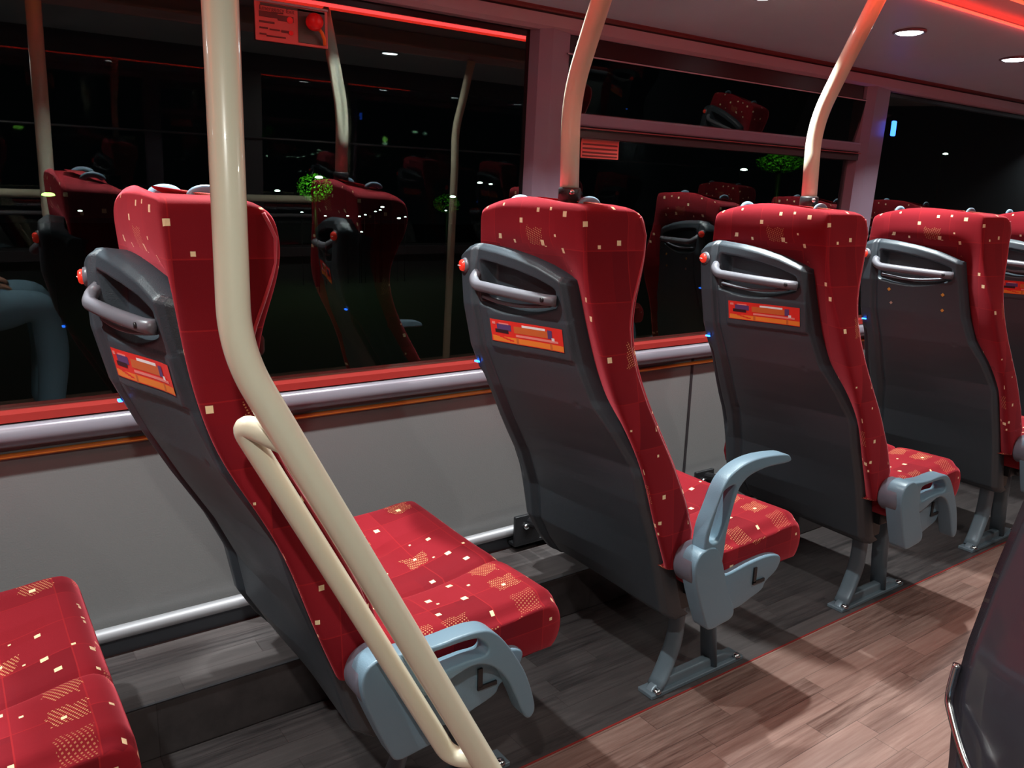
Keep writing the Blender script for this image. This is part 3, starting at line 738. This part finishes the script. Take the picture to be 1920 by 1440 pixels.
bal = empty('stair_balustrade', (.9, OW+.10, 0)); tag(bal, 'cream and grey stair rail across the bus, seen mirrored in the nearest window', 'railing')
G().tube([(-2.2, 0, 1.03), (1.25, 0, 1.03)], .020, 14).obj('top_rail', CREAM, bal)
G().tube([(-2.2, 0, .94), (1.25, 0, .94)], .010, 12).obj('lower_rail', HANDLE, bal)
for x in (-2.1, -1.0, .1, 1.2): G().tube([(x, 0, 0), (x, 0, 1.03)], .014, 12).obj('post', CREAM, bal)
hr = G().tube([(X0, OW+.03, 1.345), (X1, OW+.03, 1.345)], .006, 10).obj('handrail', OPPD); tag(hr, 'thin grey window bar across the bus, seen mirrored in the windows', 'handrail')

# ================================================================= LABELS ON THE GLASS
def plaque(name, xa, xb, za, zb, y, label, cat):
    o = empty(name, ((xa+xb)/2, y, za)); tag(o, label, cat); return o
e = plaque('emergency_exit_sign', .655, .832, 1.588, 1.676, 1.985, 'salmon and black Emergency Exit instruction panel at the top of the nearest window', 'sign')
L = Vector(e.location)
def flat(g, xa, xb, za, zb, y, mi=0, th=.0012): g.box(xa-L.x, xb-L.x, y-L.y-th, y-L.y, za-L.z, zb-L.z, mi)
g = G(); flat(g, .655, .832, 1.588, 1.676, 1.985, 0, .005); bevel(g.obj('panel', LBLPINK, e, smooth=False), .002)
g = G(); flat(g, .655, .832, 1.672, 1.6765, 1.979, 0, .002); g.obj('edge_strip', PIPE, e, smooth=False)
g = G()
for (a, b, c, d) in ((.664, .708, 1.640, 1.652), (.708, .746, 1.636, 1.648), (.664, .700, 1.627, 1.631), (.664, .684, 1.614, 1.6175), (.688, .712, 1.613, 1.616), (.664, .680, 1.601, 1.604), (.680, .726, 1.598, 1.601), (.716, .738, 1.611, 1.616), (.700, .722, 1.651, 1.653)):
    flat(g, a, b, c, d, 1.9795, 0)
g.obj('print', LBLDARK, e, smooth=False)
g = G(); flat(g, .757, .824, 1.594, 1.668, 1.9795, 0); flat(g, .668, .824, 1.664, 1.670, 1.9795, 0); g.obj('dark_field', LBLOLIVE, e, smooth=False)
g = G()
for (x, z, r) in ((.737, 1.640, .0075), (.739, 1.612, .0055)): g.lathe([(r, 0), (r, .0016)], (x-L.x, 1.979-L.y, z-L.z), (0, -1, 0), 20)
g.obj('red_dot', REDBALL, e, smooth=False)
mw = Matrix.Translation(Vector((.664, 1.9775, 1.6545))-L) @ Matrix.Rotation(PI/2, 4, 'X')
text_geo('Emergency Exit', .0135, LBLDARK, e, 'lettering', mw)
hb = G().lathe([(.004, 0), (.012, .004), (.0185, .012), (.0205, .022), (.018, .033), (.011, .040), (.003, .042)], (0, 0, 0), (0, -1, 0), 28).obj('alarm_knob', REDBALL)
hb.location = (.789, 1.978, 1.640); tag(hb, 'round red emergency knob on the salmon exit panel', 'knob')
G().tube([(.010, -.02, -.012), (.020, -.018, -.022), (.027, -.014, -.034), (.030, -.008, -.046)], .0042, 10).obj('orange_tie', ORCORD, hb)
e = plaque('hopper_notice', 1.645, 1.800, 1.372, 1.430, 1.985, 'small salmon notice with three lines of print under the hopper bar', 'sign')
L = Vector(e.location)
g = G(); flat(g, 1.645, 1.800, 1.372, 1.430, 1.983, 0, .004); bevel(g.obj('panel', LBLPINK, e, smooth=False), .002)
g = G()
for z in (1.411, 1.399, 1.387, 1.377): flat(g, 1.650, 1.792, z, z+.0045, 1.9785, 0)
g.obj('print', LBLDARK, e, smooth=False)
g = G(); flat(g, 1.645, 1.800, 1.4275, 1.4305, 1.9785, 0); g.obj('edge_strip', PIPE, e, smooth=False)

bl = bevel(G().box(-.012, .012, -.006, .006, -.030, .030).obj('blue_indicator', BLUEIND, smooth=False), .004); bl.location = (3.268, 1.935, 1.565)
tag(bl, 'small glowing blue indicator on the edge of the second window pillar', 'light')
# ================================================================= BLACK SEAT SHELL AT THE LOWER RIGHT
bs = empty('dark_seat_shell', (.84, .0, 0)); tag(bs, 'glossy black seat shell close to the camera at the lower right corner', 'seat')
GLOSS = mat('glossy_black_plastic', (.050, .052, .072), .26, coat=.3)
NU, NV = 40, 60; V = []; F = []
EDGE = [(.30, .324), (.50, .324), (.683, .3245), (.77, .3315), (.824, .327), (.91, .314), (.992, .299), (1.06, .285), (1.10, .25)]
for j in range(NV):
    z = .30+(1.10-.30)*j/(NV-1); ye = lerp(EDGE, z)
    for i in range(NU):
        u = i/(NU-1); y = ye-(ye+.25)*u
        x = .80-.055*sstep(0, .25, u)*(1-sstep(.80, 1, u)) - .03*math.sin(min(1, u*1.1)*PI)
        x += .004*(1-sstep(0, .03, u))**2
        V.append((x-.84, y, z))
for j in range(NV-1):
    for i in range(NU-1): F.append((j*NU+i, j*NU+i+1, (j+1)*NU+i+1, (j+1)*NU+i))
border = [j*NU for j in range(NV)]+[(NV-1)*NU+i for i in range(1, NU)]+[j*NU+NU-1 for j in range(NV-2, -1, -1)]+[i for i in range(NU-2, 0, -1)]
b0 = len(V)
for q in border: x, y, z = V[q]; V.append((x+.06, y*.93, z))
nb = len(border)
for k in range(nb): F.append((border[k], border[(k+1) % nb], b0+(k+1) % nb, b0+k))
link('back_shell', V, F, GLOSS, bs)
pts = spline([(.800-.84, .331, .800), (.797-.84, .332, .765), (.790-.84, .324, .750), (.775-.84, .300, .722), (.762-.84, .275, .706), (.752-.84, .25, .698), (.745-.84, -.1, .69)], 8)
G().tube(pts, .0042, 10).obj('chrome_trim', STEEL, bs)
g = G().box(-.02, .40, -.25, .27, .34, .45); bevel(g.obj('seat_cushion', FAB2, bs, smooth=False), .03, 5)
g = G().box(.05, .10, -.1, -.04, 0, .34).box(.28, .33, -.1, -.04, 0, .34); g.obj('leg', METAL, bs, smooth=False)

# ================================================================= OUTSIDE IN THE DARK
NIGHTL = mat('street_lamp_glow', (1, 1, 1), .5, emit=(.75, 1, .85), es=30)
NIGHTG = mat('greenish_lamp_glow', (1, 1, 1), .5, emit=(.45, 1, .15), es=12)
LEAF = mat('night_foliage', (.10, .30, .03), .8)
GROUND = mat('night_grass', (.012, .014, .010), .9)
struct(G().box(-60, 90, 2.6, 70, -1.66, -1.60).obj('ground', GROUND, smooth=False))
def ray(px, py): return rt*((px-960)/FPX)+up*((720-py)/FPX)+fw
def at(px, py, Y): d = ray(px, py); return Vector((0, 0, 1.25))+d*(Y/d.y)
def lamp(px, py, Y, w, label, m=NIGHTL, post=True, dx=.6):
    c = at(px, py, Y); o = empty('street_lamp', (c.x, c.y, -1.6)); tag(o, label, 'street lamp', 'distant street lamps outside')
    h = c.z+1.6
    G().lathe([(w*.5, 0), (w*.9, -w*.18), (w, -w*.45), (w*.4, -w*.6)], (0, 0, h), (0, 0, 1), 14).obj('lamp_head', m, o)
    G().tube([(0, w*1.5, 0), (0, w*1.5, h-w*.3), (0, 0, h+.02)], .012, 6).obj('post', FRIT, o)
lamp(598, 330, 22, .11, 'distant street lamp shining onto a green bush, left of the first reflected pole')
lamp(900, 341, 26, .10, 'distant street lamp, left one of the close pair beside the dark pillar')
lamp(920, 344, 26, .07, 'distant street lamp, right one of the close pair beside the dark pillar')
lamp(520, 356, 30, .10, 'distant street lamp, small one left of the lit green bush')
lamp(90, 361, 20, .13, 'yellow-green street lamp at the far left of the nearest window', NIGHTG)
lamp(849, 367, 24, .10, 'distant street lamp low beside the pale path, right of the reflected seat')
lamp(1395, 316, 12, .075, 'distant street lamp seen under the hopper bar of the second window')
lamp(1773, 287, 9, .05, 'distant street lamp alone in the third window')
lamp(150, 394, 22, .05, 'tiny distant street lamp low at the far left of the nearest window')
for i, (px, py) in enumerate(((610, 404), (652, 404), (674, 405), (685, 402), (704, 396), (713, 393), (717, 387), (678, 434), (748, 408), (760, 406), (566, 397), (836, 394))):
    lamp(px, py, 24, .04 if i not in (6, 8) else .06, 'one of the string of small distant lights in the nearest window')
def tree(px, py, Y, rx, rz, label, n=900, seed=1, light=None):
    random.seed(seed); c = at(px, py, Y); o = empty('tree', (c.x, c.y, -1.6)); tag(o, label, 'tree', 'bushes and trees outside')
    g = G()
    for k in range(n):
        a = random.uniform(0, 2*PI); b = math.acos(random.uniform(-1, 1)); rr = random.uniform(.55, 1)**.5
        p = Vector((math.sin(b)*math.cos(a)*rx*rr, math.sin(b)*math.sin(a)*rx*rr, math.cos(b)*rz*rr+c.z+1.6))
        s = rx*random.uniform(.03, .09); d1 = Vector((random.gauss(0, 1), random.gauss(0, 1), random.gauss(0, 1))).normalized(); d2 = d1.orthogonal().normalized()
        g.add([p+d1*s, p+d2*s*.6, p-d1*s, p-d2*s*.6], [(0, 1, 2, 3)])
    g.obj('foliage', LEAF, o, smooth=False)
    G().tube([(0, 0, 0), (0, 0, c.z+1.6)], .06, 8).obj('trunk', SHELLD, o)
    if light:
        l = bpy.data.lights.new('street_glow', 'POINT'); l.energy = light; l.color = (.5, 1, .25); l.shadow_soft_size = .1
        lo = bpy.data.objects.new('street_glow', l); q = at(px+6, py-22, Y-.9); lo.location = q; COL.objects.link(lo)
tree(590, 352, 23.6, .55, .42, 'green lit bush under the bright street lamp', seed=3, light=90)
tree(838, 382, 26, .5, .35, 'dim green bush at the right of the nearest window', seed=5, light=10)
tree(1462, 306, 12.5, .55, .22, 'green lit tree crown under the hopper bar of the second window', n=1400, seed=8, light=40)

# ================================================================= THE PERSON TAKING THE PICTURE (mirrored in the window)
def skinned(name, chains, material, parent, root=0, sub=2):
    """chains: lists of (x,y,z,r); equal points are shared"""
    V = []; R = []; E = []; idx = {}
    for ch in chains:
        prev = None
        for x, y, z, r in ch:
            k = (round(x, 4), round(y, 4), round(z, 4))
            if k not in idx: idx[k] = len(V); V.append((x, y, z)); R.append(r)
            if prev is not None and (prev, idx[k]) not in E: E.append((prev, idx[k]))
            prev = idx[k]
    me = bpy.data.meshes.new(name); me.from_pydata(V, E, []); o = bpy.data.objects.new(name, me); COL.objects.link(o)
    bm = bmesh.new(); bm.from_mesh(me); ly = bm.verts.layers.skin.verify(); bm.verts.ensure_lookup_table()
    for v, r in zip(bm.verts, R): v[ly].radius = (r, r) if not isinstance(r, tuple) else r
    bm.verts[root][ly].use_root = True; bm.to_mesh(me); bm.free()
    o.modifiers.new('skin', 'SKIN'); mod(o, 'SUBSURF', levels=sub, render_levels=sub)
    dg = bpy.context.evaluated_depsgraph_get(); m2 = bpy.data.meshes.new_from_object(o.evaluated_get(dg)); bpy.data.objects.remove(o, do_unlink=True)
    m2.materials.clear(); m2.materials.append(material)
    for p in m2.polygons: p.use_smooth = True
    o = bpy.data.objects.new(name, m2); COL.objects.link(o); o.parent = parent; return o
pr = empty('person', (-.13, .02, 0)); tag(pr, 'seated person in blue jeans and a dark jacket, mirrored at the left of the window', 'person')
S = (-1, 1)
spine = [(0, 0, .54, .12), (-.03, 0, .68, .125), (-.06, 0, .84, .135), (-.06, 0, .98, .13), (-.05, 0, 1.05, .07), (-.04, 0, 1.10, .052)]
head = [(-.04, 0, 1.10, .052), (-.035, 0, 1.17, .075), (-.03, 0, 1.235, .088), (-.04, 0, 1.30, .062)]
legs = [[(0, 0, .54, .12), (.07, .09*s, .535, .088), (.25, .12*s, .595, .080), (.47, .13*s, .625, .068), (.49, .13*s, .40, .055), (.45, .13*s, .10, .040), (.50, .135*s, .05, .040), (.60, .14*s, .035, .032)] for s in S]
arms = [[(-.06, 0, .98, .13), (-.05, .17*s, .965, .062), (-.03, .225*s, .80, .048), (.03, .235*s, .675, .040), (.16, .15*s, .70, .034), (.25, .10*s, .70, .026)] for s in S]
body = skinned('body', [spine+head[1:]]+legs+arms, SKIN, pr)
jeans = skinned('jeans', [[(0, 0, .54, .132)]+[(x, y, z, r+.012) for x, y, z, r in L_[1:6]] for L_ in legs], DENIM, pr)
jacket = skinned('jacket', [[(x, y, z, r+.016) for x, y, z, r in spine[:5]]]+[[(-.06, 0, .98, .146)]+[(x, y, z, r+.012) for x, y, z, r in A_[1:5]] for A_ in arms], JACKET, pr, root=0)
for s_ in S:
    G().lathe([(.02, -.02), (.050, .0), (.055, .05), (.045, .13), (.03, .17)], (.44, .135*s_, .045), (1, .03*s_, -.02), 20).obj('shoe', SHELLD, pr)
    hand = [[(.25, .10*s_, .70, .024), (.285, .09*s_, .698, .026)]]
    for q in range(4):
        yb = .112*s_-.014*s_*q
        hand.append([(.285, .09*s_, .698, .026), (.318, yb, .700, .0095), (.345, yb-.002*s_, .694, .0085), (.364-.004*abs(q-1.5), yb-.003*s_, .680, .0075)])
    hand.append([(.25, .10*s_, .70, .024), (.272, .062*s_, .700, .0105), (.298, .050*s_, .696, .009)])
    skinned('hand', hand, SKIN, body, sub=1)
    G().lathe([(.004, 0), (.016, .003), (.012, .008)], (-.035, .083*s_, 1.225), (0, s_, 0), 12).obj('ear', SKIN, body)
    G().lathe([(.010, 0), (.007, .004), (.002, .005)], (.050, .032*s_, 1.24), (1, 0, 0), 12).obj('eye', WHITE, body)
G().lathe([(.014, 0), (.010, .012), (.004, .022)], (.050, 0, 1.215), (1, 0, -.2), 10).obj('nose', SKIN, body)
G().tube([(.052, -.022, 1.182), (.058, 0, 1.180), (.052, .022, 1.182)], .004, 8).obj('mouth', FAB2, body)
skinned('hair', [[(-.055, 0, 1.20, .088), (-.055, 0, 1.27, .094), (-.035, 0, 1.315, .072)]], HAIR, body)
